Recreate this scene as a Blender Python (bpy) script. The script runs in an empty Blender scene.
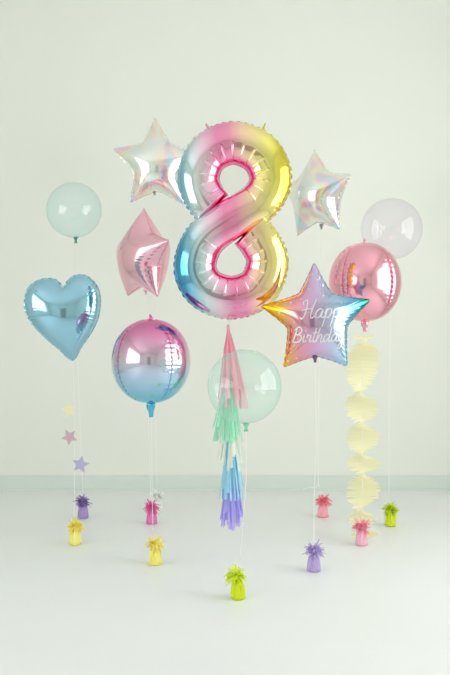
import bpy, math, random
import numpy as np
from mathutils import Vector

# ------------------------------------------------------------------ camera, light, exposure
F, HY, CX = 937.5, 320.0, 225.0            # focal length in pixels, horizon row, centre column
EYE = 1.0
scene = bpy.context.scene
COL = scene.collection

cam_data = bpy.data.cameras.new('camera')
cam_data.sensor_fit = 'VERTICAL'
cam_data.sensor_height = 36.0
cam_data.lens = 50.0
cam_data.shift_y = -(337.5 - HY) / 675.0
cam_data.clip_start = 0.05
cam_data.dof.use_dof = True
cam_data.dof.focus_distance = 3.75
cam_data.dof.aperture_fstop = 8.0
cam = bpy.data.objects.new('camera', cam_data)
cam.location = (0, 0, EYE)
cam.rotation_euler = (math.pi / 2, 0, 0)
COL.objects.link(cam)
scene.camera = cam

SKY_STRENGTH = 6.0
world = bpy.data.worlds.new('overcast_sky')
scene.world = world
world.use_nodes = True
wn = world.node_tree.nodes
wn['Background'].inputs['Color'].default_value = (1.0, 1.0, 1.0, 1)
wn['Background'].inputs['Strength'].default_value = SKY_STRENGTH

WIN_Y0, WIN_Y1, WIN_Z0, WIN_Z1 = 1.7, 4.3, 0.45, 2.4
WALL_R, WALL_L, WALL_B, WALL_F, CEIL = 2.05, -3.1, 5.50, -2.8, 3.0


def portal(name, loc, rot, sx, sy):
    l = bpy.data.lights.new(name, 'AREA')
    l.shape = 'RECTANGLE'
    l.size, l.size_y = sx, sy
    l.cycles.is_portal = True
    o = bpy.data.objects.new(name, l)
    o.location, o.rotation_euler = loc, rot
    COL.objects.link(o)
    return o


# daylight portals at the right window and the added left fill window (they only guide sampling of the sky)
portal('window_daylight', (WALL_R + 0.2, (WIN_Y0 + WIN_Y1) / 2, (WIN_Z0 + WIN_Z1) / 2), (0, math.pi / 2, 0),
       WIN_Z1 - WIN_Z0, WIN_Y1 - WIN_Y0)
WL_Y0, WL_Y1, WL_Z0, WL_Z1 = -1.4, 2.7, 0.6, 2.45  # unseen left window, added to fill the room with softer light
portal('window_daylight', (WALL_L - 0.2, (WL_Y0 + WL_Y1) / 2, (WL_Z0 + WL_Z1) / 2), (0, -math.pi / 2, 0),
       WL_Z1 - WL_Z0, WL_Y1 - WL_Y0)

scene.view_settings.view_transform = 'Standard'
scene.view_settings.look = 'None'
scene.view_settings.gamma = 1.0
scene.view_settings.use_curve_mapping = False
scene.view_settings.exposure = -0.67
scene.cycles.use_denoising = True
scene.cycles.max_bounces = 14
scene.cycles.diffuse_bounces = 8
scene.cycles.glossy_bounces = 6
scene.cycles.transparent_max_bounces = 24
scene.cycles.sample_clamp_indirect = 8.0


# ------------------------------------------------------------------ helpers
def W(px, py, D):
    """photo pixel at distance D in front of the camera -> point in the room"""
    return np.array([(px - CX) * D / F, D, EYE - (py - HY) * D / F])


def srgb(r, g, b):
    f = lambda c: (c / 255 / 12.92) if c / 255 <= 0.04045 else ((c / 255 + 0.055) / 1.055) ** 2.4
    return (f(r), f(g), f(b), 1.0)


def mat(name):
    m = bpy.data.materials.new(name)
    m.use_nodes = True
    return m, m.node_tree.nodes, m.node_tree.links, m.node_tree.nodes['Principled BSDF']


def ramp_node(n, stops, interp='LINEAR'):
    r = n.new('ShaderNodeValToRGB')
    r.color_ramp.interpolation = interp
    e = r.color_ramp.elements
    while len(e) < len(stops):
        e.new(0.5)
    for k, (p, c) in enumerate(stops):
        e[k].position = p
        e[k].color = c
    return r


def foil_bump(n, l, b, scale, strength, dist=0.004):
    t = n.new('ShaderNodeTexCoord')
    no = n.new('ShaderNodeTexNoise')
    no.inputs['Scale'].default_value = scale
    no.inputs['Detail'].default_value = 2.0
    bu = n.new('ShaderNodeBump')
    bu.inputs['Strength'].default_value = strength
    bu.inputs['Distance'].default_value = dist
    l.new(t.outputs['Object'], no.inputs['Vector'])
    l.new(no.outputs['Fac'], bu.inputs['Height'])
    l.new(bu.outputs['Normal'], b.inputs['Normal'])


def foil(name, color, rough=0.12, bump=0.12, stops=None, ring=None):
    """metallised balloon foil: plain colour, or a printed gradient along the 'tone' attribute"""
    m, n, l, b = mat(name)
    b.inputs['Metallic'].default_value = 1.0
    b.inputs['Roughness'].default_value = rough
    if stops is None:
        b.inputs['Base Color'].default_value = color
    else:
        a = n.new('ShaderNodeAttribute')
        a.attribute_name = 'tone'
        r = ramp_node(n, stops)
        l.new(a.outputs['Fac'], r.inputs['Fac'])
        out = r.outputs['Color']
        if ring is not None:
            a2 = n.new('ShaderNodeAttribute')
            a2.attribute_name = 'ring'
            mx = n.new('ShaderNodeMix')
            mx.data_type = 'RGBA'
            l.new(a2.outputs['Fac'], mx.inputs['Factor'])
            l.new(out, mx.inputs['A'])
            mx.inputs['B'].default_value = ring
            out = mx.outputs['Result']
        l.new(out, b.inputs['Base Color'])
    foil_bump(n, l, b, 9.0, bump)
    return m


def holo_foil(name):
    """silver foil with its holographic sheen painted as a fixed pastel pattern"""
    m, n, l, b = mat(name)
    b.inputs['Metallic'].default_value = 0.9
    b.inputs['Roughness'].default_value = 0.16
    t = n.new('ShaderNodeTexCoord')
    no = n.new('ShaderNodeTexNoise')  # fixed colour patches stand in for the foil's view-dependent sheen
    no.inputs['Scale'].default_value = 5.5
    no.inputs['Detail'].default_value = 1.0
    no.inputs['Distortion'].default_value = 1.2
    w = srgb(242, 244, 240)
    r = ramp_node(n, [(0.30, srgb(234, 240, 238)), (0.44, w), (0.50, srgb(250, 238, 220)), (0.54, srgb(250, 222, 228)),
                      (0.58, srgb(230, 222, 246)), (0.62, srgb(208, 230, 244)), (0.67, srgb(214, 240, 230)), (0.73, w)])
    l.new(t.outputs['Object'], no.inputs['Vector'])
    l.new(no.outputs['Fac'], r.inputs['Fac'])
    l.new(r.outputs['Color'], b.inputs['Base Color'])
    foil_bump(n, l, b, 9.0, 0.12)
    return m


def film(name, color, body=0.16, rim=0.5, gloss=1.0, tint=None):
    """clear stretchy balloon film: mostly see-through, tinted, shiny"""
    m, n, l, b = mat(name)
    n.remove(b)
    out = n['Material Output']
    tr = n.new('ShaderNodeBsdfTransparent')
    tr.inputs['Color'].default_value = tuple(tint or [0.93 + 0.07 * c for c in color[:3]]) + (1,)
    df = n.new('ShaderNodeBsdfDiffuse')
    df.inputs['Color'].default_value = color
    tl = n.new('ShaderNodeBsdfTranslucent')
    tl.inputs['Color'].default_value = color
    ad = n.new('ShaderNodeMixShader')
    ad.inputs['Fac'].default_value = 0.5
    l.new(df.outputs[0], ad.inputs[1])
    l.new(tl.outputs[0], ad.inputs[2])
    # the film is seen along a longer path near its outline, so it tints more there
    lw = n.new('ShaderNodeLayerWeight')
    lw.inputs['Blend'].default_value = 0.22
    mr = n.new('ShaderNodeMapRange')
    mr.inputs['To Min'].default_value = body
    mr.inputs['To Max'].default_value = rim
    l.new(lw.outputs['Facing'], mr.inputs['Value'])
    mx = n.new('ShaderNodeMixShader')
    l.new(mr.outputs['Result'], mx.inputs['Fac'])
    l.new(tr.outputs[0], mx.inputs[1])
    l.new(ad.outputs[0], mx.inputs[2])
    gl = n.new('ShaderNodeBsdfGlossy')
    gl.inputs['Roughness'].default_value = 0.04
    # Schlick reflectance, the same for both faces of the thin film
    pw = n.new('ShaderNodeMath')
    pw.operation = 'POWER'
    pw.inputs[1].default_value = 5.0
    l2 = n.new('ShaderNodeLayerWeight')
    l2.inputs['Blend'].default_value = 0.5
    l.new(l2.outputs['Facing'], pw.inputs[0])
    mu = n.new('ShaderNodeMath')
    mu.operation = 'MULTIPLY_ADD'
    mu.inputs[1].default_value = 0.45 * gloss
    mu.inputs[2].default_value = 0.075 * gloss
    l.new(pw.outputs[0], mu.inputs[0])
    m2 = n.new('ShaderNodeMixShader')
    l.new(mu.outputs[0], m2.inputs['Fac'])
    l.new(mx.outputs[0], m2.inputs[1])
    l.new(gl.outputs[0], m2.inputs[2])
    l.new(m2.outputs[0], out.inputs['Surface'])
    return m


def paper(name, color, trans=0.45):
    m, n, l, b = mat(name)
    out = n['Material Output']
    b.inputs['Base Color'].default_value = color
    b.inputs['Roughness'].default_value = 0.75
    tl = n.new('ShaderNodeBsdfTranslucent')
    tl.inputs['Color'].default_value = color
    mx = n.new('ShaderNodeMixShader')
    mx.inputs['Fac'].default_value = trans
    l.new(b.outputs[0], mx.inputs[1])
    l.new(tl.outputs[0], mx.inputs[2])
    l.new(mx.outputs[0], out.inputs['Surface'])
    return m


def plain(name, color, rough=0.6, metallic=0.0, noise=None):
    m, n, l, b = mat(name)
    b.inputs['Roughness'].default_value = rough
    b.inputs['Metallic'].default_value = metallic
    b.inputs['Base Color'].default_value = color
    if noise:
        sc, amt = noise
        t = n.new('ShaderNodeTexCoord')
        no = n.new('ShaderNodeTexNoise')
        no.inputs['Scale'].default_value = sc
        no.inputs['Detail'].default_value = 3
        dark = tuple(c * (1 - amt) for c in color[:3]) + (1,)
        r = ramp_node(n, [(0.3, dark), (0.7, color)])
        l.new(t.outputs['Object'], no.inputs['Vector'])
        l.new(no.outputs['Fac'], r.inputs['Fac'])
        l.new(r.outputs['Color'], b.inputs['Base Color'])
    return m


def build(name, verts, faces, material, parent=None, smooth=True, attrs=None):
    """one mesh object; verts are given in room coordinates"""
    v = np.asarray(verts, dtype=float)
    if parent is not None:
        p = parent
        while p is not None:
            v = v - np.array(p.location)
            p = p.parent
    me = bpy.data.meshes.new(name)
    me.from_pydata(v.tolist(), [], [tuple(int(i) for i in f) for f in faces])
    if smooth:
        me.polygons.foreach_set('use_smooth', [True] * len(me.polygons))
    for k, a in (attrs or {}).items():
        at = me.attributes.new(k, 'FLOAT', 'POINT')
        at.data.foreach_set('value', np.asarray(a, dtype=np.float32))
    me.update()
    me.materials.append(material)
    o = bpy.data.objects.new(name, me)
    COL.objects.link(o)
    o.parent = parent
    return o


def thing(name, label, cat, loc, group=None):
    o = bpy.data.objects.new(name, None)
    o.empty_display_size = 0.05
    o.location = tuple(float(c) for c in loc)
    o['label'], o['category'] = label, cat
    if group:
        o['group'] = group
    COL.objects.link(o)
    return o


def structure(o):
    o['kind'] = 'structure'
    return o


class MB:
    """collects shapes of ONE part"""
    def __init__(self):
        self.v, self.f = [], []

    def add(self, verts, faces):
        k = len(self.v)
        self.v += [tuple(p) for p in verts]
        self.f += [tuple(i + k for i in f) for f in faces]

    def box(self, a, b):
        (x0, y0, z0), (x1, y1, z1) = a, b
        self.add([(x0, y0, z0), (x1, y0, z0), (x1, y1, z0), (x0, y1, z0), (x0, y0, z1), (x1, y0, z1), (x1, y1, z1), (x0, y1, z1)],
                 [(0, 3, 2, 1), (4, 5, 6, 7), (0, 1, 5, 4), (1, 2, 6, 5), (2, 3, 7, 6), (3, 0, 4, 7)])

    def tube(self, pts, rad, n=6):
        pts = [np.array(p, float) for p in pts]
        rad = rad if hasattr(rad, '__len__') else [rad] * len(pts)
        vs, fs = [], []
        for i, p in enumerate(pts):
            t = pts[min(i + 1, len(pts) - 1)] - pts[max(i - 1, 0)]
            t = t / (np.linalg.norm(t) + 1e-9)
            up = np.array([0, 1, 0]) if abs(t[1]) < 0.9 else np.array([1, 0, 0])
            a = np.cross(t, up); a /= np.linalg.norm(a)
            b = np.cross(t, a)
            for k in range(n):
                q = 2 * math.pi * k / n
                vs.append(p + rad[i] * (math.cos(q) * a + math.sin(q) * b))
        for i in range(len(pts) - 1):
            for k in range(n):
                k2 = (k + 1) % n
                fs.append((i * n + k, i * n + k2, (i + 1) * n + k2, (i + 1) * n + k))
        fs.append(tuple(range(n))[::-1])
        fs.append(tuple((len(pts) - 1) * n + k for k in range(n)))
        self.add(vs, fs)

    def lathe(self, prof, centre, n=24, fold=None):
        """prof: (radius, z) from bottom to top"""
        vs, fs = [], []
        for j, (r, z) in enumerate(prof):
            for k in range(n):
                q = 2 * math.pi * k / n
                rr = r * (1 + (fold(j, q) if fold else 0))
                vs.append((centre[0] + rr * math.cos(q), centre[1] + rr * math.sin(q), centre[2] + z))
        for j in range(len(prof) - 1):
            for k in range(n):
                k2 = (k + 1) % n
                fs.append((j * n + k, j * n + k2, (j + 1) * n + k2, (j + 1) * n + k))
        fs.append(tuple(range(n))[::-1])
        fs.append(tuple((len(prof) - 1) * n + k for k in range(n)))
        self.add(vs, fs)

    def strip(self, pts, side, w0, w1=None):
        """flat ribbon along pts, widened along the vector side"""
        w1 = w0 if w1 is None else w1
        vs, fs = [], []
        n = len(pts)
        for i, p in enumerate(pts):
            w = w0 + (w1 - w0) * i / (n - 1)
            s = np.array(side) * w / 2
            vs += [np.array(p) - s, np.array(p) + s]
        for i in range(n - 1):
            fs.append((2 * i, 2 * i + 1, 2 * i + 3, 2 * i + 2))
        self.add(vs, fs)

    def build(self, name, material, parent=None, smooth=True):
        return build(name, self.v, self.f, material, parent, smooth)


def catmull(pts, per=16, closed=False):
    P = [np.array(p, float) for p in pts]
    n = len(P)
    out = []
    for i in range(n if closed else n - 1):
        g = (lambda k: P[k % n]) if closed else (lambda k: P[min(max(k, 0), n - 1)])
        p0, p1, p2, p3 = g(i - 1), g(i), g(i + 1), g(i + 2)
        for j in range(per):
            t = j / per
            out.append(0.5 * (2 * p1 + (p2 - p0) * t + (2 * p0 - 5 * p1 + 4 * p2 - p3) * t * t + (3 * p1 - p0 - 3 * p2 + p3) * t ** 3))
    if not closed:
        out.append(P[-1])
    return np.array(out)


def resample(P, n, closed=True):
    P = np.asarray(P)
    Q = np.vstack([P, P[:1]]) if closed else P
    s = np.concatenate([[0], np.cumsum(np.linalg.norm(np.diff(Q, axis=0), axis=1))])
    u = np.linspace(0, s[-1], n + 1)[:-1] if closed else np.linspace(0, s[-1], n)
    return np.stack([np.interp(u, s, Q[:, k]) for k in range(Q.shape[1])], 1), s[-1]


def chaikin(P, it=2, q=0.22):
    P = np.asarray(P, float)
    for _ in range(it):
        N = np.roll(P, -1, 0)
        P = np.stack([(1 - q) * P + q * N, q * P + (1 - q) * N], 1).reshape(-1, 2)
    return P


# ------------------------------------------------------------------ the room
wall_m = plain('warm_white_wall_paint', srgb(240, 242.5, 236), 0.8, noise=(2.5, 0.012))
ceil_m = plain('white_ceiling_paint', srgb(243, 243, 241), 0.85, noise=(2.0, 0.01))
base_m = plain('grey_green_baseboard_paint', srgb(222, 231, 225), 0.5, noise=(6, 0.015))
win_m = plain('white_window_paint', srgb(238, 238, 234), 0.4)
door_m = plain('reflection_door_grey', srgb(176, 172, 170), 0.5, noise=(5, 0.03))


def floor_mat():
    m, n, l, b = mat('pale_smooth_floor')
    t = n.new('ShaderNodeTexCoord')
    no = n.new('ShaderNodeTexNoise')
    no.inputs['Scale'].default_value = 1.6
    no.inputs['Detail'].default_value = 3
    r = ramp_node(n, [(0.3, srgb(231, 233.5, 233.5)), (0.7, srgb(234, 236.5, 236.5))])
    l.new(t.outputs['Object'], no.inputs['Vector'])
    l.new(no.outputs['Fac'], r.inputs['Fac'])
    l.new(r.outputs['Color'], b.inputs['Base Color'])
    b.inputs['Roughness'].default_value = 0.42
    b.inputs['Specular IOR Level'].default_value = 0.35
    return m


floor_m = floor_mat()
T = 0.16
mb = MB(); mb.box((WALL_L - T, WALL_F - T, -0.1), (WALL_R + T, WALL_B + T, 0)); structure(mb.build('floor', floor_m, smooth=False))
mb = MB(); mb.box((WALL_L - T, WALL_F - T, CEIL), (WALL_R + T, WALL_B + T, CEIL + 0.1)); structure(mb.build('ceiling', ceil_m, smooth=False))
mb = MB(); mb.box((WALL_L - T, WALL_B, 0), (WALL_R + T, WALL_B + T, CEIL)); structure(mb.build('wall_back', wall_m, smooth=False))
mb = MB()
x0, x1 = WALL_L - T, WALL_L
mb.box((x0, WALL_F, 0), (x1, WALL_B, WL_Z0)); mb.box((x0, WALL_F, WL_Z1), (x1, WALL_B, CEIL))
mb.box((x0, WALL_F, WL_Z0), (x1, WL_Y0, WL_Z1)); mb.box((x0, WL_Y1, WL_Z0), (x1, WALL_B, WL_Z1))
structure(mb.build('wall_left', wall_m, smooth=False))
mb = MB(); mb.box((WALL_L - T, WALL_F - T, 0), (WALL_R + T, WALL_F, CEIL)); structure(mb.build('wall_front', wall_m, smooth=False))
# right wall with two window openings
mb = MB()
x0, x1 = WALL_R, WALL_R + T
mb.box((x0, WALL_F, 0), (x1, WALL_B, WIN_Z0))
mb.box((x0, WALL_F, WIN_Z1), (x1, WALL_B, CEIL))
mb.box((x0, WALL_F, WIN_Z0), (x1, WIN_Y0, WIN_Z1))
mb.box((x0, WIN_Y1, WIN_Z0), (x1, WALL_B, WIN_Z1))
structure(mb.build('wall_right', wall_m, smooth=False))


def glass_pane_mat():
    m, n, l, b = mat('window_glass')
    n.remove(b)
    tr = n.new('ShaderNodeBsdfTransparent')
    tr.inputs['Color'].default_value = (0.97, 0.975, 0.97, 1)
    gl = n.new('ShaderNodeBsdfGlossy'); gl.inputs['Roughness'].default_value = 0.01
    mx = n.new('ShaderNodeMixShader'); mx.inputs['Fac'].default_value = 0.06
    l.new(tr.outputs[0], mx.inputs[1]); l.new(gl.outputs[0], mx.inputs[2])
    l.new(mx.outputs[0], n['Material Output'].inputs['Surface'])
    return m


glass_m = glass_pane_mat()
for k, (xa, ya, yb, za, zb) in enumerate([(WALL_R + 0.05, WIN_Y0, WIN_Y1, WIN_Z0, WIN_Z1), (WALL_L - 0.11, WL_Y0, WL_Y1, WL_Z0, WL_Z1)]):  # second entry is the unseen window added for fill light
    mb = MB()
    xb = xa + 0.06
    mb.box((xa, ya, za), (xb, ya + 0.06, zb)); mb.box((xa, yb - 0.06, za), (xb, yb, zb))
    mb.box((xa, ya + 0.06, za), (xb, yb - 0.06, za + 0.06)); mb.box((xa, ya + 0.06, zb - 0.06), (xb, yb - 0.06, zb))
    ym = (ya + yb) / 2
    mb.box((xa, ym - 0.03, za + 0.06), (xb, ym + 0.03, zb - 0.06))
    wf = structure(mb.build('window_%d' % (k + 1), win_m, smooth=False))
    mb = MB(); mb.box((xa + 0.025, ya + 0.06, za + 0.06), (xa + 0.031, yb - 0.06, zb - 0.06))
    mb.build('pane', glass_m, wf, smooth=False)

# skirting boards with a small shoe moulding
BH = 0.090
mb = MB(); mb.box((WALL_L, WALL_B - 0.014, 0), (WALL_R, WALL_B, BH)); mb.box((WALL_L, WALL_B - 0.026, 0), (WALL_R, WALL_B - 0.014, 0.012))
structure(mb.build('baseboard_back', base_m, smooth=False))
mb = MB(); mb.box((WALL_R - 0.014, WALL_F, 0), (WALL_R, WALL_B - 0.026, BH)); structure(mb.build('baseboard_right', base_m, smooth=False))
mb = MB(); mb.box((WALL_L, WALL_F, 0), (WALL_L + 0.014, WALL_B - 0.026, BH)); structure(mb.build('baseboard_left', base_m, smooth=False))
mb = MB(); mb.box((WALL_L + 0.014, WALL_F, 0), (-1.03, WALL_F + 0.014, BH)); mb.box((0.08, WALL_F, 0), (WALL_R - 0.014, WALL_F + 0.014, BH))
structure(mb.build('baseboard_front', base_m, smooth=False))
mb = MB(); mb.box((-0.95, WALL_F, 0.005), (0.0, WALL_F + 0.05, 2.1)); mb.box((-1.03, WALL_F, 0), (-0.95, WALL_F + 0.06, 2.18))  # unseen, added as a darker shape for the foils to reflect
mb.box((0.0, WALL_F, 0), (0.08, WALL_F + 0.06, 2.18)); mb.box((-0.95, WALL_F, 2.1), (0.0, WALL_F + 0.06, 2.18))
structure(mb.build('reflection_door_1', door_m, smooth=False))

# ------------------------------------------------------------------ balloon makers
def poisson(V, tris, fixed):
    """solve -lap(u)=1 on a triangle mesh, u=0 at the fixed vertices (conjugate gradient, cotangent weights)"""
    n = len(V)
    I, J, Wt = [], [], []
    area = np.zeros(n)
    A, B, C = V[tris[:, 0]], V[tris[:, 1]], V[tris[:, 2]]
    ar = 0.5 * np.abs((B[:, 0] - A[:, 0]) * (C[:, 1] - A[:, 1]) - (B[:, 1] - A[:, 1]) * (C[:, 0] - A[:, 0])) + 1e-12
    for k in range(3):
        np.add.at(area, tris[:, k], ar / 3)
        a, b, c = tris[:, k], tris[:, (k + 1) % 3], tris[:, (k + 2) % 3]
        e1, e2 = V[b] - V[a], V[c] - V[a]
        cot = (e1 * e2).sum(1) / (2 * ar)
        I.append(b); J.append(c); Wt.append(0.5 * cot)
    I, J, Wt = np.concatenate(I), np.concatenate(J), np.concatenate(Wt)
    free = ~fixed

    def L(x):
        d = Wt * (x[I] - x[J])
        y = np.bincount(I, d, n) - np.bincount(J, d, n)
        y[fixed] = 0
        return y
    diag = np.bincount(I, Wt, n) + np.bincount(J, Wt, n)
    b = np.where(free, area, 0)
    x = np.zeros(n)
    r = b.copy()
    z = r / diag
    p = z.copy()
    rz = (r * z).sum()
    for _ in range(4000):
        Ap = L(p)
        al = rz / ((p * Ap).sum() + 1e-30)
        x += al * p
        r -= al * Ap
        if np.abs(r).max() < 1e-3 * b.max():
            break
        z = r / diag
        z[fixed] = 0
        rz2 = (r * z).sum()
        p = z + rz2 / rz * p
        rz = rz2
    return np.maximum(x, 0)


def inflated(outline, H, N=460, rings=30, power=0.47, pucker=0.0022, seed=1, smooth_it=2, cen=None, lam=0.024, flange=0.004):
    """pillow-like foil balloon from a flat outline (metres, x/z plane).  Returns body verts/faces, flange verts/faces, sampler"""
    rnd = np.random.RandomState(seed)
    P, per = resample(chaikin(outline, smooth_it), N)
    # make sure it runs counter-clockwise
    if (P[:, 0] * np.roll(P[:, 1], -1) - np.roll(P[:, 0], -1) * P[:, 1]).sum() < 0:
        P = P[::-1].copy()
    c = P.mean(0) if cen is None else np.array(cen)
    ts = 1 - (1 - np.linspace(0, 1, rings + 1)[1:]) ** 1.5
    V = [c]
    for t in ts:
        V += list(c + t * (P - c))
    V = np.array(V)
    tris = []
    for k in range(N):
        tris.append((0, 1 + k, 1 + (k + 1) % N))
    for j in range(rings - 1):
        a, b = 1 + j * N, 1 + (j + 1) * N
        for k in range(N):
            k2 = (k + 1) % N
            tris.append((a + k, b + k, b + k2)); tris.append((a + k, b + k2, a + k2))
    tris = np.array(tris)
    fixed = np.zeros(len(V), bool)
    fixed[1 + (rings - 1) * N:] = True
    u = poisson(V, tris, fixed)
    h = H * (u / u.max()) ** power
    # puckers running in from the seam
    s = np.arange(N) / N * per
    nw = max(8, int(per / lam))
    phase = np.cumsum(rnd.uniform(0.7, 1.3, nw)); phase = phase / phase[-1] * nw
    ph = np.interp(np.arange(N) / N * nw, np.arange(nw + 1), np.concatenate([[0], phase]))
    amp = np.interp(np.arange(N) / N * nw, np.arange(nw + 1), np.append(rnd.uniform(0.25, 1.0, nw), 0.6))
    wav = np.abs(np.sin(math.pi * ph)) - 0.55
    reach = np.interp(np.arange(N) / N * nw, np.arange(nw + 1), np.append(rnd.uniform(0.10, 0.34, nw), 0.2))
    hh = h.copy()
    for j, t in enumerate(ts):
        g = np.exp(-((1 - t) / reach) ** 2) * np.clip((1 - t) / 0.05, 0, 1)
        sl = slice(1 + j * N, 1 + (j + 1) * N)
        hh[sl] += pucker * amp * wav * g
    nV = len(V)
    rim0 = 1 + (rings - 1) * N
    front = np.stack([V[:, 0], -hh, V[:, 1]], 1)
    back = np.stack([V[:rim0, 0], hh[:rim0], V[:rim0, 1]], 1)
    verts = np.vstack([front, back])
    faces = [tuple(t) for t in tris]
    for t in tris:
        q = tuple(int(i) + nV if i < rim0 else int(i) for i in t)
        faces.append((q[0], q[2], q[1]))
    # wavy welded flange around the seam
    tan = np.roll(P, -1, 0) - np.roll(P, 1, 0)
    tan /= np.linalg.norm(tan, axis=1)[:, None] + 1e-9
    nrm = np.stack([tan[:, 1], -tan[:, 0]], 1)
    fw = flange * (0.75 + 0.45 * wav)
    wy = 0.0022 * np.sin(2 * math.pi * ph) * amp
    fv = []
    for k in range(N):
        fv.append((P[k, 0] - nrm[k, 0] * 0.0015, 0.0, P[k, 1] - nrm[k, 1] * 0.0015))
        fv.append((P[k, 0] + nrm[k, 0] * fw[k], wy[k], P[k, 1] + nrm[k, 1] * fw[k]))
    ff = []
    for k in range(N):
        k2 = (k + 1) % N
        ff.append((2 * k, 2 * k + 1, 2 * k2 + 1, 2 * k2))
    inner = V

    def sample(x, z):
        d = np.abs(inner[:, 0] - x) + np.abs(inner[:, 1] - z)
        idx = np.argsort(d)[:4]
        w = 1 / (d[idx] + 1e-5)
        return float((hh[idx] * w).sum() / w.sum())
    return verts, faces, np.array(fv), ff, sample


def star_outline(R, ratio=0.55, bend=0.03, roll=0.0):
    pts = []
    for k in range(10):
        a = math.pi / 2 + k * math.pi / 5 + roll
        b = a + math.pi / 5
        ra, rb = (R, R * ratio) if k % 2 == 0 else (R * ratio, R)
        p, q = np.array([ra * math.cos(a), ra * math.sin(a)]), np.array([rb * math.cos(b), rb * math.sin(b)])
        m = (p + q) / 2
        for t in (0, 0.15, 0.5, 0.85):
            x = p + (q - p) * t
            out = m / np.linalg.norm(m)
            pts.append(x + out * bend * R * 4 * t * (1 - t) * -0.5)
    return np.array(pts)


def yaw(v, a, tilt=0.0):
    """turn points (centred) about the vertical by a, after rolling back by tilt"""
    v = np.asarray(v, float)
    ca, sa = math.cos(a), math.sin(a)
    ct, st = math.cos(tilt), math.sin(tilt)
    y, z = v[:, 1] * ct - v[:, 2] * st, v[:, 1] * st + v[:, 2] * ct
    return np.stack([v[:, 0] * ca - y * sa, v[:, 0] * sa + y * ca, z], 1)


string_m = paper('white_ribbon_string', srgb(253, 254, 252), 0.35)


def add_string(root, pts, r=0.0012, name='string'):
    mb = MB()
    P = catmull(pts, 10) if len(pts) > 2 else np.array(pts)
    mb.tube(P, r, 5)
    return mb.build(name, string_m, root)


def neck_tab(root, top, length, width, material, attr=None, name='neck', lean=0.0):
    """the flattened, gathered tail under a foil balloon"""
    mb = MB()
    n = 14
    prof = []
    for j in range(7):
        t = j / 6
        w = width * (0.62 + 0.25 * math.sin(t * 5.2 + 0.6) * (0.6 + 0.4 * t)) * (0.75 if j == 6 else 1)
        prof.append((w / 2, -length * t))
    prof = prof[::-1]
    vs, fs = [], []
    for j, (r, z) in enumerate(prof):
        for k in range(n):
            q = 2 * math.pi * k / n
            rr = r * (1 + 0.10 * math.sin(5 * q + j * 1.3))
            vs.append((top[0] + rr * math.cos(q) + lean * z, top[1] + 0.45 * rr * math.sin(q), top[2] + z))
    for j in range(len(prof) - 1):
        for k in range(n):
            k2 = (k + 1) % n
            fs.append((j * n + k, j * n + k2, (j + 1) * n + k2, (j + 1) * n + k))
    fs.append(tuple(range(n))[::-1]); fs.append(tuple((len(prof) - 1) * n + k for k in range(n)))
    return build(name, vs, fs, material, root, attrs={'tone': [attr] * len(vs)} if attr is not None else None)


# ------------------------------------------------------------------ number eight balloon
D8 = 3.85
S8 = D8 / F
C8 = W(232, 219, D8)
eight_stops = [(0.00, srgb(84, 158, 204)), (0.07, srgb(140, 196, 222)), (0.18, srgb(216, 230, 234)), (0.30, srgb(243, 206, 226)),
               (0.43, srgb(246, 150, 192)), (0.54, srgb(247, 158, 190)), (0.66, srgb(250, 208, 188)), (0.78, srgb(248, 226, 164)),
               (0.90, srgb(246, 236, 134)), (1.00, srgb(232, 214, 80))]
foil_eight = foil('rainbow_gradient_foil', None, 0.09, 0.10, eight_stops, ring=srgb(246, 140, 188))


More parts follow.
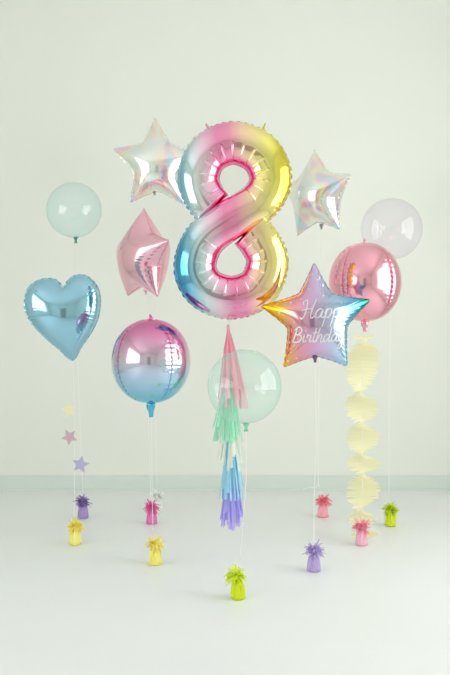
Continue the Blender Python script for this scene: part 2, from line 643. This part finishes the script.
def build_eight():
    path = [(213.5, 208.5), (204.5, 197), (198.5, 178), (208, 154), (233.5, 143), (260, 154), (270.5, 178), (260, 201), (231, 219.5),
            (205, 239), (195, 267), (206, 289), (231.5, 297.5), (257, 288), (267.5, 263), (260.5, 243.5), (249, 230)]
    P = catmull(path, 24)
    P = np.stack([(P[:, 0] - 232) * S8, -(P[:, 1] - 219) * S8], 1)
    n = 900
    P, per = resample(P, n, closed=False)
    for _ in range(30):
        P[1:-1] = 0.5 * P[1:-1] + 0.25 * (P[:-2] + P[2:])
    tan = np.gradient(P, axis=0); tan /= np.linalg.norm(tan, axis=1)[:, None]
    right = np.stack([tan[:, 1], -tan[:, 0]], 1)           # right-hand side of the direction of travel
    s = np.linspace(0, per, n)
    f = s / per
    side = np.clip((0.445 - f) / 0.02, 0, 1) - np.clip((f - 0.555) / 0.02, 0, 1)    # +1: hole lies on the right, -1: on the left
    wpx = 20.6 - 0.6 * np.cos(f * 2 * math.pi * 2)
    w = wpx * S8
    end = np.minimum(s, per - s)
    dz = 16.5 * S8 * np.sqrt(np.clip(0.02 + 0.98 * np.clip(end / (3.0 * S8), 0, 1), 0, 1))
    m = 72
    rnd = np.random.RandomState(3)
    ncr = int(per / (12.5 * S8))
    ph = s / per * ncr
    jit = np.interp(np.arange(n) / n * ncr, np.arange(ncr + 1), rnd.uniform(0.6, 1.25, ncr + 1))
    pk = np.minimum(ph.astype(int), ncr)
    tilt_k = rnd.uniform(-1.0, 1.0, ncr + 1)
    pl = 0.8 * tilt_k[pk] * (2 * (ph - pk) - 1) - 0.8 * np.exp(-(((ph + 0.5) % 1 - 0.5) / 0.07) ** 2)
    fine = np.sin(2 * math.pi * s / (4.6 * S8) + 1.5 * np.sin(s / (13 * S8)))
    finj = np.interp(np.arange(n), np.arange(0, n + 9, 9), rnd.uniform(0.2, 1.0, len(np.arange(0, n + 9, 9))))
    # strokes stay full right up to the creases where they press against each other
    full = np.maximum(np.clip(1 - end / (26 * S8), 0, 1), np.clip(1 - np.abs(f - 0.5) / 0.10, 0, 1)) ** 0.7
    V, tone, ring = [], [], []
    for i in range(n):
        for k in range(m):
            q = 2 * math.pi * k / m
            c, sn = math.cos(q), math.sin(q)
            inn = c * side[i]                              # 1 at the hole edge, -1 at the outer edge
            u = c
            z = math.copysign(abs(sn) ** (0.86 - 0.42 * full[i]), sn)
            band = max(0.0, min(1.0, (inn - 0.14) / 0.05)) * max(0.0, min(1.0, (0.97 - inn) / 0.12))
            dzp = (pl[i] * 1.0 * jit[i] - 0.1) * S8 * band * math.copysign(1, sn) * min(1, abs(sn) * 2)
            be = max(0.0, min(1.0, (-inn - 0.80) / 0.15)) * max(0, min(1, abs(sn) * 3))
            dze = fine[i] * 0.55 * S8 * finj[i] * be * math.copysign(1, sn)
            x = P[i, 0] + right[i, 0] * u * w[i]
            y = P[i, 1] + right[i, 1] * u * w[i]
            V.append((C8[0] + x, C8[1] - (z * dz[i] + dzp + dze), C8[2] + y))
            px, py = x / S8 + 232, 219 - y / S8
            tone.append(min(1, max(0, (px - 0.10 * (py - 219) * (1 if py < 219 else 1.2) - 178) / 108)))
            t = min(1.0, max(0.0, (inn - 0.66) / 0.16))
            ring.append(t * t * (3 - 2 * t))
    F_ = []
    for i in range(n - 1):
        for k in range(m):
            k2 = (k + 1) % m
            F_.append((i * m + k, (i + 1) * m + k, (i + 1) * m + k2, i * m + k2))
    F_.append(tuple(range(m))); F_.append(tuple((n - 1) * m + k for k in range(m))[::-1])
    base = W(230, 316, D8)
    root = thing('number_balloon', 'large rainbow foil balloon shaped like the number eight, at the middle', 'balloon', base, 'helium party balloons')
    build('body', V, F_, foil_eight, root, attrs={'tone': tone, 'ring': ring})
    # welded, crimped seam along both edges
    fv, ff, ft, fr = [], [], [], []
    for sd in (1, -1):
        b0 = len(fv)
        for i in range(n):
            inner = sd * (1 if f[i] < 0.5 else -1) > 0
            fw = (0.9 if inner else 1.1) * S8 * (0.7 + 0.45 * fine[i] * finj[i])
            wy = (0.25 if inner else 0.5) * S8 * fine[i] * finj[i]
            # stay clear of the touching strokes in the creases
            e = min(1.0, end[i] / (6 * S8)); mid = min(1.0, abs(f[i] - 0.5) / 0.055) if True else 1
            fw *= e * mid
            for a in (w[i] - 0.3 * S8, w[i] + fw):
                x, y = P[i] + right[i] * sd * a
                fv.append((C8[0] + x, C8[1] - (wy if a > w[i] else 0), C8[2] + y))
                px, py = x / S8 + 232, 219 - y / S8
                ft.append(min(1, max(0, (px - 0.10 * (py - 219) - 178) / 108)))
                fr.append(1.0 if inner else 0.0)
        for i in range(n - 1):
            a = b0 + 2 * i
            ff.append((a, a + 1, a + 3, a + 2))
    build('seam', fv, ff, foil_eight, root, attrs={'tone': ft, 'ring': fr})
    # hanging tabs at the top and the gathered tail below
    for (px, py, t, lean) in ((210, 131, 0.36, -0.35), (262.5, 130, 0.92, 0.25)):
        p = W(px, py, D8)
        mb = MB()
        mb.strip([p + np.array([lean * 0.012 * k, 0, 0.0075 * k]) for k in range(5)], (1, 0, 0.2), 0.014, 0.007)
        vs = np.array(mb.v); vs2 = vs + np.array([0, 0.0015, 0])
        nn = len(vs)
        fs = mb.f + [tuple(i + nn for i in f_[::-1]) for f_ in mb.f]
        build('tab', np.vstack([vs, vs2]), fs, foil_eight, root, attrs={'tone': [t] * (2 * nn), 'ring': [0.0] * (2 * nn)})
    tail = neck_tab(root, W(230, 314.5, D8), 0.024, 0.036, foil_eight, 0.25)
    return root


eight = build_eight()

# ------------------------------------------------------------------ foil stars and heart
silver_holo = holo_foil('silver_holographic_foil')
pink_foil = foil('pink_foil', srgb(247, 194, 210), 0.16, 0.12)
blue_foil = foil('light_blue_foil', srgb(160, 206, 228), 0.10, 0.10)
orbz_pink = foil('rose_pink_foil', srgb(248, 178, 196), 0.12, 0.06)
tail_m = plain('dark_grey_tail_foil', srgb(150, 152, 148), 0.3, 0.9)


def star_balloon(name, label, cpx, cpy, D, R_px, a, material, roll=0.0, outline=None, H=0.075, ratio=0.56, seed=1, tilt=0.0,
                 tone=None, string_to=None, neck_at=None, neck_mat=None, string_pts=None, neck_len=0.028, power=0.5):
    c = W(cpx, cpy, D)
    sc = D / F
    if outline is None:
        ol = star_outline(R_px * sc, ratio, 0.05, roll)
    else:
        ol = np.array([((x - cpx) * sc, -(y - cpy) * sc) for x, y in outline])
    bv, bf, fv, ff, sample = inflated(ol, H, seed=seed, cen=(0, 0), power=power)
    low = neck_at if neck_at else (cpx, cpy + R_px * 0.52)
    root = thing(name, label, 'balloon', W(low[0], low[1], D), 'helium party balloons')
    att = lambda v: {'tone': tone(v[:, 0] / sc, v[:, 2] / sc)} if tone else None
    build('body', yaw(bv, a, tilt) + c, bf, material, root, attrs=att(bv))
    build('seam', yaw(fv, a, tilt) + c, ff, material, root, attrs=att(fv))
    p = W(low[0], low[1], D)
    neck_tab(root, p + np.array([0, 0, 0.006]), neck_len, 0.026, neck_mat or material, 0.5 if tone else None)
    if string_pts:
        add_string(root, [p - np.array([0, 0, neck_len * 0.6])] + [W(*q) for q in string_pts])
    return root, c, sc, sample


def poly(tips):
    """outline through listed points, with slightly concave sides between tip and notch"""
    pts = []
    n = len(tips)
    T_ = np.array(tips, float)
    cen = T_.mean(0)
    for k in range(n):
        p, q = T_[k], T_[(k + 1) % n]
        for t in (0, 0.12, 0.5, 0.88):
            x = p + (q - p) * t
            d = cen - x
            pts.append(x + d / np.linalg.norm(d) * 4 * t * (1 - t) * 1.2)
    return pts


star_balloon('star_balloon', 'silver holographic star foil balloon behind the left edge of the number balloon', 156, 166, 4.88, 46, 0.0, silver_holo,
             outline=poly([(155, 117), (170, 143), (198, 153), (179, 177), (185, 205), (158, 191), (130, 203), (134, 173), (113, 149), (142, 143)]),
             H=0.085, seed=4, neck_at=(154.5, 191), neck_mat=tail_m, string_pts=[(155, 330, 4.88), (157, 490, 4.88)])
star_balloon('star_balloon', 'silver holographic star foil balloon turned aside, right of the number balloon', 316.5, 195.5, 4.76, 46.5, math.radians(-44), silver_holo,
             roll=math.radians(3), H=0.11, ratio=0.57, power=0.55, seed=9, neck_at=(321.5, 225), neck_mat=tail_m,
             string_pts=[(320, 330, 4.76), (318, 440, 4.76), (318.5, 480, 4.76), (320, 488, 4.76)])
star_balloon('star_balloon', 'plain pink star foil balloon turned sideways, left of the number balloon', 143, 257, 4.595, 49, math.radians(-53), pink_foil,
             roll=math.radians(-2), H=0.118, ratio=0.58, power=0.5, seed=7, neck_at=(146, 290), string_pts=[(148, 400, 4.595), (151, 502, 4.595)])

rain_stops = [(0.0, srgb(226, 160, 10)), (0.16, srgb(240, 186, 60)), (0.30, srgb(238, 160, 168)), (0.42, srgb(222, 170, 206)), (0.55, srgb(208, 190, 226)),
              (0.70, srgb(176, 206, 234)), (0.86, srgb(120, 178, 222)), (0.95, srgb(84, 160, 180)), (1.0, srgb(60, 150, 130))]
rain_foil = foil('rainbow_star_foil', None, 0.11, 0.12, rain_stops)
RS = dict(cx=315, cy=320, D=3.735)
rstar, rc, rsc, rsample = star_balloon(
    'star_balloon', 'rainbow star foil balloon with Happy Birthday script lettering', 315, 320, 3.735, 56, 0.0, rain_foil,
    outline=poly([(314, 263), (332, 294), (370, 300), (347, 326), (347, 366), (316, 356), (284, 367), (288, 328), (261, 306), (299, 294)]),
    H=0.075, seed=12, tone=lambda x, z: np.clip((x + 0.10 * z + 52) / 104, 0, 1), neck_at=(315, 356.5), neck_mat=plain('violet_tail_foil', srgb(120, 96, 140), 0.25, 0.9),
    string_pts=[(316, 440, 3.735), (314, 500, 3.735), (314, 545, 3.735)], neck_len=0.03)

LET = {
    'H': (1.55, [[(0.15, 1.5), (0.05, 1.75), (0.45, 1.95), (0.5, 1.2), (0.35, 0.2), (0.1, -0.05), (-0.1, 0.2)], [(0.0, 0.85), (0.5, 1.0), (1.1, 1.05)],
                 [(1.45, 2.1), (1.2, 1.3), (1.05, 0.3), (1.2, 0), (1.5, 0.25)]]),
    'a': (1.0, [[(0.75, 0.8), (0.4, 1.0), (0.05, 0.6), (0.15, 0.05), (0.5, 0.15), (0.75, 0.85), (0.7, 0.2), (0.85, 0), (1.1, 0.3)]]),
    'p': (0.9, [[(0, 0.4), (0.2, 1.0), (0.1, 0.0), (-0.05, -1.0)], [(0.15, 0.7), (0.5, 1.0), (0.75, 0.6), (0.5, 0.05), (0.2, 0.15)]]),
    'y': (0.95, [[(0, 1), (0.05, 0.3), (0.3, 0), (0.6, 0.3), (0.7, 1.0), (0.65, 0.0), (0.45, -0.9), (0.1, -0.8), (0.5, -0.1), (0.95, 0.3)]]),
    'B': (1.3, [[(0.3, 1.8), (0.2, 0.9), (0.05, 0)], [(0.0, 1.6), (0.5, 2.05), (0.95, 1.6), (0.7, 1.1), (0.3, 1.0), (0.9, 0.9), (1.05, 0.4), (0.6, 0), (0.1, 0.1)]]),
    'i': (0.45, [[(0.1, 1.0), (0.05, 0.2), (0.2, 0), (0.45, 0.3)], [(0.16, 1.4), (0.2, 1.5)]]),
    'r': (0.8, [[(0, 0.6), (0.15, 1.0), (0.35, 0.85), (0.55, 0.9), (0.45, 0.3), (0.6, 0), (0.85, 0.3)]]),
    't': (0.55, [[(0.25, 1.8), (0.12, 0.3), (0.3, 0), (0.55, 0.3)], [(-0.1, 1.2), (0.5, 1.3)]]),
    'h': (0.9, [[(0.2, 1.9), (0.1, 1.0), (0.02, 0)], [(0.05, 0.4), (0.4, 1.0), (0.6, 0.7), (0.55, 0.1), (0.75, 0), (0.95, 0.3)]]),
    'd': (1.05, [[(0.75, 0.8), (0.4, 1), (0.05, 0.6), (0.15, 0.05), (0.5, 0.15), (0.72, 0.7), (0.85, 1.95), (0.75, 0.3), (0.9, 0), (1.1, 0.3)]]),
}


def lettering():
    mb = MB()

    def on(px, py, lift=0.0012):
        x, z = (px - 315) * rsc, -(py - 320) * rsc
        return np.array([rc[0] + x, rc[1] - rsample(x, z) - lift, rc[2] + z])

    def write(word, x, y, size, slope):
        for ch in word:
            w, strokes = LET[ch]
            for st in strokes:
                q = catmull(st, 6)
                pp = []
                for (a, b) in q:
                    gx, gy = x + (a + 0.18 * b) * size, y - b * size
                    pp.append((gx, gy + slope * (gx - 300)))
                pp = np.array(pp)
                t = np.gradient(pp, axis=0); t /= np.linalg.norm(t, axis=1)[:, None] + 1e-9
                nr = np.stack([-t[:, 1], t[:, 0]], 1)
                hw = 0.55
                vs = []
                for (p, n_) in zip(pp, nr):
                    vs.append(on(*(p - n_ * hw))); vs.append(on(*(p + n_ * hw)))
                mb.add(vs, [(2 * i, 2 * i + 1, 2 * i + 3, 2 * i + 2) for i in range(len(pp) - 1)])
            x += w * size
    write('Happy', 299, 318.5, 9.0, -0.03)
    write('Birthday', 291.5, 342.0, 7.4, -0.03)
    m = plain('silver_white_print', srgb(232, 230, 236), 0.35, 0.6)
    o = mb.build('lettering', m, rstar)
    o['label'] = 'silver white script lettering reading Happy Birthday'
    rnd = random.Random(5)
    dots = [(277, 304), (284, 311), (290, 303), (279, 313), (308, 290), (317, 280), (293, 322), (291, 352), (296, 358), (289, 342), (343, 345), (336, 352),
            (322, 296), (340, 303), (352, 304), (358, 308), (300, 300), (312, 275), (344, 312), (288, 361), (342, 358)]
    for (px, py) in dots:
        r = rnd.uniform(0.7, 1.3)
        vs = [on(px, py)]
        for k in range(8):
            rr = r * (1 if k % 2 == 0 else 0.55)
            vs.append(on(px + rr * math.cos(k * math.pi / 4), py + rr * math.sin(k * math.pi / 4)))
        build('printed_sparkle', vs, [(0, 1 + k, 1 + (k + 1) % 8) for k in range(8)], m, rstar)


lettering()

# heart
DH = 4.167
heart_ol = catmull([(63.5, 287), (57, 280.5), (48, 278.5), (38, 281), (29, 288), (25.5, 299), (26.5, 312), (33, 324), (45, 337), (58, 348), (72.5, 360),
                    (81, 347), (90, 334), (97, 320), (100, 305), (98.5, 290), (92, 280), (83, 275), (74, 276), (67.5, 281)], 6, closed=True)
hc = W(64, 310, DH)
hs = DH / F
ol = np.array([((x - 64) * hs, -(y - 310) * hs) for x, y in heart_ol])
bv, bf, fv, ff, _ = inflated(ol, 0.085, seed=21, cen=(0, 0), smooth_it=1)
heart = thing('heart_balloon', 'light blue heart foil balloon under the pale blue clear balloon', 'balloon', W(73, 358, DH), 'helium party balloons')
build('body', yaw(bv, math.radians(6)) + hc, bf, blue_foil, heart)
build('seam', yaw(fv, math.radians(6)) + hc, ff, blue_foil, heart)
neck_tab(heart, W(72.8, 357.5, DH), 0.016, 0.016, blue_foil)

# ------------------------------------------------------------------ round foil balloons
orbz_stops = [(0.0, srgb(96, 190, 224)), (0.12, srgb(150, 206, 232)), (0.34, srgb(192, 212, 238)), (0.5, srgb(212, 204, 222)), (0.66, srgb(222, 178, 206)),
              (0.86, srgb(226, 140, 186)), (1.0, srgb(220, 110, 170))]
orbz_grad = foil('pink_to_blue_foil', None, 0.13, 0.06, orbz_stops)


def sphere_balloon(label, cpx, cpy, rx_px, rz_px, D, material, seams, tone, tab_px, neck_px, string_pts, seed):
    rnd = np.random.RandomState(seed)
    c = W(cpx, cpy, D)
    sc = D / F
    rx, rz = rx_px * sc, rz_px * sc
    nl, nt = 320, 150
    V, tn = [], []
    seams = [math.radians(a) for a in seams]
    wphase = np.cumsum(rnd.uniform(0.7, 1.3, 60)); wphase *= 26 / wphase[-1]
    amp = rnd.uniform(0.4, 1.0, (len(seams), 60))
    wid = rnd.uniform(0.10, 0.26, (len(seams), 60))
    for j in range(nt + 1):
        th = math.pi * j / nt                               # 0 at the top
        idx = j / nt * 59
        ph = np.interp(idx, np.arange(60), wphase)
        rip = abs(math.sin(math.pi * ph)) - 0.6
        for k in range(nl):
            lo = 2 * math.pi * k / nl                       # 0 faces the camera, + to the right
            d = 1.0
            for q, s_ in enumerate(seams):
                dl = (lo - s_ + math.pi) % (2 * math.pi) - math.pi
                a = np.interp(idx, np.arange(60), amp[q]); ww = np.interp(idx, np.arange(60), wid[q])
                d += 0.020 * a * rip * math.exp(-(dl / ww) ** 2) * math.sin(th) - 0.016 * math.exp(-(dl / 0.09) ** 2) * math.sin(th)
            # slightly flattened panels between seams
            r = rx * math.sin(th) ** 0.93 * d
            V.append((c[0] + r * math.sin(lo), c[1] - r * math.cos(lo), c[2] + rz * math.cos(th)))
            tn.append(tone(math.sin(th) * math.sin(lo), math.cos(th)))
    Fs = []
    for j in range(nt):
        for k in range(nl):
            k2 = (k + 1) % nl
            Fs.append((j * nl + k, (j + 1) * nl + k, (j + 1) * nl + k2, j * nl + k2))
    root = thing('round_balloon', label, 'balloon', W(cpx, cpy + rz_px, D), 'helium party balloons')
    build('body', V, Fs, material, root, attrs={'tone': tn})
    for q, s_ in enumerate(seams):
        vs, ts = [], []
        for j in range(4, 117):
            th = math.pi * j / 120
            rip = math.sin(2 * math.pi * 26 * j / 120)
            for e in (0.975, 1.012 + 0.008 * rip):
                lo = s_ + (0.012 * rip if e > 1 else 0)
                r = rx * math.sin(th) ** 0.93 * e
                vs.append((c[0] + r * math.sin(lo), c[1] - r * math.cos(lo), c[2] + rz * math.cos(th)))
                ts.append(tone(math.sin(th) * math.sin(lo), math.cos(th)))
        build('seam', vs, [(2 * i, 2 * i + 1, 2 * i + 3, 2 * i + 2) for i in range(112)], material, root, attrs={'tone': ts})
    p = c + np.array([0, 0, rz - 0.003])
    mb = MB()
    mb.tube([p, p + np.array([-0.001, 0, 0.010]), p + np.array([-0.004, 0, 0.022])], [0.012, 0.006, 0.0035], 8)
    build('tab', mb.v, mb.f, material, root, attrs={'tone': [1.0] * len(mb.v)})
    neck_tab(root, c + np.array([0, 0, -rz + 0.004]), neck_px * sc, 0.045, material, 0.0)
    if string_pts:
        add_string(root, [c + np.array([0, 0, -rz - neck_px * sc * 0.9])] + [W(*q) for q in string_pts])
    return root


sphere_balloon('pink to blue gradient round foil balloon, low on the left of the number balloon', 151, 361, 39.5, 42, 3.83, orbz_grad,
               (-52, 36, 128, 216), lambda x, z: min(1, max(0, 0.5 + 0.5 * z + 0.12 * max(0, x) * z)), 6, 15, [(152, 480, 3.83), (153, 535, 3.83)], 3)
sphere_balloon('plain rose pink round foil balloon below the clear lilac balloon', 365, 282, 36, 39.5, 4.25, orbz_pink,
               (-46, 40, 132, 220), lambda x, z: 0.5, 6, 11, None, 5)

# ------------------------------------------------------------------ clear stretch balloons
def bubble(label, cpx, cpy, r_px, D, material, knot_mat, neck_dx, string_pts, seed=1, r_string=0.0012):
    c = W(cpx, cpy, D)
    r = r_px * D / F
    nl, nt = 96, 64
    V, Fs = [], []
    tx = neck_dx
    for j in range(nt + 1):
        th = math.pi * j / nt
        for k in range(nl):
            lo = 2 * math.pi * k / nl
            V.append((c[0] + r * math.sin(th) * math.sin(lo), c[1] - r * math.sin(th) * math.cos(lo), c[2] + r * math.cos(th)))
    for j in range(nt):
        for k in range(nl):
            k2 = (k + 1) % nl
            Fs.append((j * nl + k, (j + 1) * nl + k, (j + 1) * nl + k2, j * nl + k2))
    root = thing('clear_balloon', label, 'balloon', c - np.array([0, 0, r]), 'helium party balloons')
    build('body', V, Fs, material, root)
    a = c + np.array([math.sin(tx) * r, 0, -math.cos(tx) * r]) * 0.985
    d = np.array([math.sin(tx) * 0.4, 0, -1.0])
    mb = MB()
    mb.tube([a, a + d * 0.010, a + d * 0.016, a + d * 0.020, a + d * 0.030], [0.013, 0.0085, 0.005, 0.0055, 0.0085], 12)
    mb.build('knot', knot_mat, root)
    if string_pts:
        add_string(root, [a + d * 0.019] + [W(*q) for q in string_pts], r_string)
    return root


film_mint = film('clear_mint_film', srgb(180, 246, 228), 0.03, 0.30, tint=(0.962, 1.0, 0.992))
film_blue = film('clear_blue_film', srgb(170, 236, 240), 0.03, 0.20, tint=(0.952, 0.998, 1.0))
film_lilac = film('clear_lilac_film', srgb(236, 226, 246), 0.03, 0.22, tint=(0.988, 0.968, 1.0))
bubble('clear mint round balloon in front of the tissue tassel garland', 244.5, 386.5, 37, 3.36, film_mint, film('mint_knot_film', srgb(130, 226, 200), 0.6, 0.8), 0.04,
       [(246, 480, 3.36), (240, 560, 3.37)])
bubble('clear pale blue round balloon above the blue heart', 74, 210, 27.5, 4.735, film_blue, film('blue_knot_film', srgb(60, 176, 160), 0.8, 0.95), 0.06,
       [(75.5, 300, 4.735), (80, 420, 4.735), (83, 496, 4.735)], r_string=0.0017)
bubble('clear lilac round balloon behind the pink round balloon', 391.5, 229, 30.5, 4.55, film_lilac, film('lilac_knot_film', srgb(206, 190, 220), 0.7, 0.9), 0.0,
       [(389, 400, 4.55), (389, 505, 4.55)])

# ------------------------------------------------------------------ tissue tassel garland under the eight
def tassel(root, top, bottom, xt, xb, spread_top, spread_bot, D, material, n, seed, layers=2):
    rnd = random.Random(seed)
    sc = D / F
    mb = MB()
    for k in range(n):
        ang = 2 * math.pi * k / n + rnd.uniform(-0.2, 0.2)
        rb = spread_bot * sc * rnd.uniform(0.55, 1.0)
        ca, sa = math.cos(ang), math.sin(ang)
        L = 1.03 - 0.28 * rnd.random() ** 2
        w = rnd.uniform(0.008, 0.015)
        tw = rnd.uniform(-0.5, 0.5)
        pts = []
        m = 9
        bow = rnd.uniform(-0.006, 0.006)
        for i in range(m):
            t = i / (m - 1)
            e = spread_top * sc + (rb - spread_top * sc) * (t ** 0.85)
            x = (xt + (xb - xt) * t - CX) * sc + ca * e + bow * math.sin(math.pi * t) * -sa
            y = D + sa * e + bow * math.sin(math.pi * t) * ca
            z = EYE - (top + (bottom - top) * t * L - HY) * sc
            pts.append((x, y, z))
        side = (-math.sin(ang + tw), math.cos(ang + tw), 0)
        mb.strip(pts, side, 0.0045, w)
    ta = mb.build('tassel', material, root)
    kb = MB()
    x0, z0 = (xt - CX) * sc, EYE - (top - HY) * sc
    kb.tube([(x0, D, z0 + 0.026), (x0 - 0.002, D, z0 + 0.012), (x0, D, z0 - 0.004), (x0, D, z0 - 0.02)], [0.004, 0.006, 0.006, 0.008], 10)
    kb.build('twisted_knot', material, ta)
    return ta


tg = thing('tassel_garland', 'garland of pink, mint, cream, aqua and lavender tissue tassels under the number balloon', 'garland', W(232, 526, D8))
TD = D8
tassel(tg, 331, 407, 228.5, 233.5, 1.2, 16.5, TD, paper('pink_tissue', srgb(254, 200, 214)), 40, 1)['label'] = 'pink tissue tassel'
tassel(tg, 374, 440, 229.5, 227, 1.2, 16, TD, paper('mint_tissue', srgb(190, 244, 222)), 40, 2)['label'] = 'mint tissue tassel'
tassel(tg, 408, 468, 230, 231.5, 1.2, 16, TD, paper('cream_tissue', srgb(248, 249, 238)), 22, 3)['label'] = 'cream tissue tassel'
tassel(tg, 431, 497, 230.5, 232, 1.2, 13.5, TD, paper('aqua_tissue', srgb(186, 234, 248)), 40, 4)['label'] = 'aqua tissue tassel'
tassel(tg, 460, 526, 231, 232, 1.2, 12.5, TD, paper('lavender_tissue', srgb(208, 200, 252)), 46, 5)['label'] = 'lavender tissue tassel'
add_string(tg, [W(229.8, 325, D8), W(228.6, 332, D8), W(231, 465, D8)], 0.0013)

# ------------------------------------------------------------------ twisted yellow paper garland
def paper_garland():
    D = 4.27
    sc = D / F
    rnd = random.Random(8)
    root = thing('paper_garland', 'pale yellow twisted fringe paper garland hanging from the pink round balloon', 'garland', W(363, 541, D))
    m = paper('pale_yellow_paper', srgb(253, 249, 212), 0.5)
    zs = [333, 340, 393.5, 424, 454, 474, 510, 528, 540]
    mb = MB()
    y = 336.0
    while y < 539:
        k = max(i for i in range(len(zs)) if zs[i] <= y)
        k = min(k, len(zs) - 2)
        t = (y - zs[k]) / (zs[k + 1] - zs[k])
        tt = t + 0.09 * math.sin(2 * math.pi * t)          # lingers where it faces us
        ang = math.pi / 2 + math.pi * (k + tt) + rnd.uniform(-0.16, 0.16)
        half = 16.8 if k not in (0,) else 10
        if k >= 6: half = 14
        xc = 362.5 + 1.2 * math.sin(y / 23) + (4 if k >= 7 else 0)
        for sd in (1, -1):
            L = half * sc * rnd.uniform(0.9, 1.04)
            droop = rnd.uniform(-0.004, 0.006) + (0.004 if sd > 0 else 0)
            pts = []
            for i in range(5):
                q = i / 4
                bend = 0.10 * q * sd
                a = ang + bend
                pts.append(((xc - CX) * sc + sd * L * q * math.cos(a), D + sd * L * q * math.sin(a),
                            EYE - (y - HY) * sc - droop * q * q))
            mb.strip(pts, (0, 0, 1), 0.0065, 0.005)
        y += 1.15
    f = mb.build('fringe', m, root)
    add_string(root, [W(364.5, 334, D), W(362.5, 400, D), W(362.5, 537, D)], 0.0014)


paper_garland()

# ------------------------------------------------------------------ little star garland under the heart
def star_garland():
    D = DH
    sc = D / F
    root = thing('star_garland', 'thin string of three small paper stars under the blue heart', 'garland', W(74, 520, D))
    add_string(root, [W(73, 361, D), W(74, 400, D), W(74.5, 440, D), W(74.5, 480, D), W(74, 518, D)], 0.0013)
    for (px, py, r, rot, col, nm) in ((69, 410, 8.3, 0.10, (253, 247, 216), 'cream'), (69.5, 437, 8.6, 0.52, (224, 196, 208), 'dusty pink'),
                                      (80.5, 464.5, 9.2, -0.20, (208, 200, 232), 'lavender')):
        c = W(px, py, D - 0.004)
        ring = []
        for k in range(10):
            a = math.pi / 2 + rot + k * math.pi / 5
            rr = (r if k % 2 == 0 else r * 0.47) * sc
            ring.append((c[0] + rr * math.cos(a), c[2] + rr * math.sin(a)))
        vs = [(x, c[1] - 0.001, z) for x, z in ring] + [(x, c[1] + 0.001, z) for x, z in ring]
        fs = [tuple(range(10))[::-1], tuple(range(10, 20))] + [(k, (k + 1) % 10, 10 + (k + 1) % 10, 10 + k) for k in range(10)]
        o = build('paper_star', vs, fs, paper(nm.replace(' ', '_') + '_card', srgb(*col), 0.3), root, smooth=False)
        o['label'] = nm + ' paper star'


star_garland()

# ------------------------------------------------------------------ balloon weights
def weight(label, px, py, col_base, col_tinsel, seed, lean=0.0, pale=0.12):
    D = F / (py - HY)
    rnd = random.Random(seed)
    c = (float((px - CX) * D / F), float(D), 0.0)
    root = thing('balloon_weight', label, 'balloon weight', c, 'foil balloon weights on the floor')
    m = plain('weight_foil', tuple((1 - pale) * c + pale for c in col_base[:3]) + (1,), 0.34, 0.2)
    m2 = paper('tinsel_film', tuple((1 - pale) * c + pale for c in col_tinsel[:3]) + (1,), 0.35)
    folds = rnd.randint(9, 12); ph = rnd.uniform(0, 6)
    amp = [0.04, 0.05, 0.06, 0.08, 0.12, 0.18, 0.22, 0.2, 0.2]
    prof = [(0.0240, 0.001), (0.0266, 0.003), (0.0262, 0.014), (0.0246, 0.028), (0.0222, 0.042), (0.0180, 0.055), (0.0115, 0.065), (0.0088, 0.071), (0.0115, 0.078)]
    mb = MB()
    mb.lathe(prof, c, 60, lambda j, q: amp[j] * math.sin(folds * q + ph + 0.25 * j) + 0.03 * math.sin(3 * q + ph * 2))
    mb.build('wrapped_base', m, root)
    mb = MB()
    for k in range(130):
        az = rnd.uniform(0, 2 * math.pi)
        el = math.asin(rnd.uniform(-0.55, 0.98))
        L = rnd.uniform(0.022, 0.047)
        curl = rnd.uniform(0.0, 1.5)
        w = rnd.uniform(0.006, 0.012)
        p = np.array([c[0] + lean * 0.02 + 0.005 * math.cos(az), c[1] + 0.005 * math.sin(az), 0.082 + rnd.uniform(-0.010, 0.010)])
        pts = []
        e = el
        for i in range(7):
            pts.append(p.copy())
            p = p + L / 6 * np.array([math.cos(e) * math.cos(az), math.cos(e) * math.sin(az), math.sin(e)])
            e -= curl * 0.22
        tw = rnd.uniform(-0.9, 0.9)
        side = np.array([-math.sin(az), math.cos(az), tw]); side /= np.linalg.norm(side)
        mb.strip(pts, side, w, w * 0.55)
    mb.build('tinsel', m2, root)
    return root


weight('bright lime foil balloon weight with tinsel top, nearest the camera', 238, 598.5, srgb(214, 230, 4), srgb(230, 242, 70), 1, -0.3, 0.0)
weight('soft yellow foil weight under the pink to blue round balloon', 155, 564.5, srgb(248, 234, 90), srgb(254, 242, 110), 2)
weight('hot pink foil weight directly in front of the white one', 151.5, 523.5, srgb(232, 92, 182), srgb(238, 84, 180), 3)
weight('white foil weight half hidden behind the hot pink weight', 157.5, 512.0, srgb(240, 244, 240), srgb(246, 248, 246), 4)
weight('deep purple foil weight at the far left, behind a yellow one', 83, 518, srgb(160, 128, 208), srgb(140, 104, 190), 5)
weight('yellow foil weight at the far left under the star garland', 75, 544.5, srgb(250, 240, 110), srgb(254, 240, 80), 6)
weight('lilac foil weight under the rainbow star balloon', 314, 571, srgb(178, 152, 216), srgb(190, 166, 226), 7)
weight('coral pink foil weight behind the lilac weight', 323, 517, srgb(248, 160, 176), srgb(250, 130, 156), 8)
weight('pale pink foil weight at the foot of the yellow garland', 361.5, 545, srgb(248, 180, 204), srgb(250, 150, 180), 9)
weight('lime green foil weight at the far right below the lilac balloon', 390.5, 526, srgb(216, 228, 30), srgb(212, 230, 40), 10, 0.0, 0.0)

# loose curled ribbon end beside the coral weight belongs to the string of the silver star
for o in COL.objects:
    if o.get('label', '').startswith('silver holographic star foil balloon turned aside'):
        add_string(o, [W(318.5, 478, 4.75), W(318.2, 485, 4.75), W(314, 487.5, 4.75), W(308, 488, 4.75), W(303, 489.5, 4.75)], 0.0014, 'curled_end')
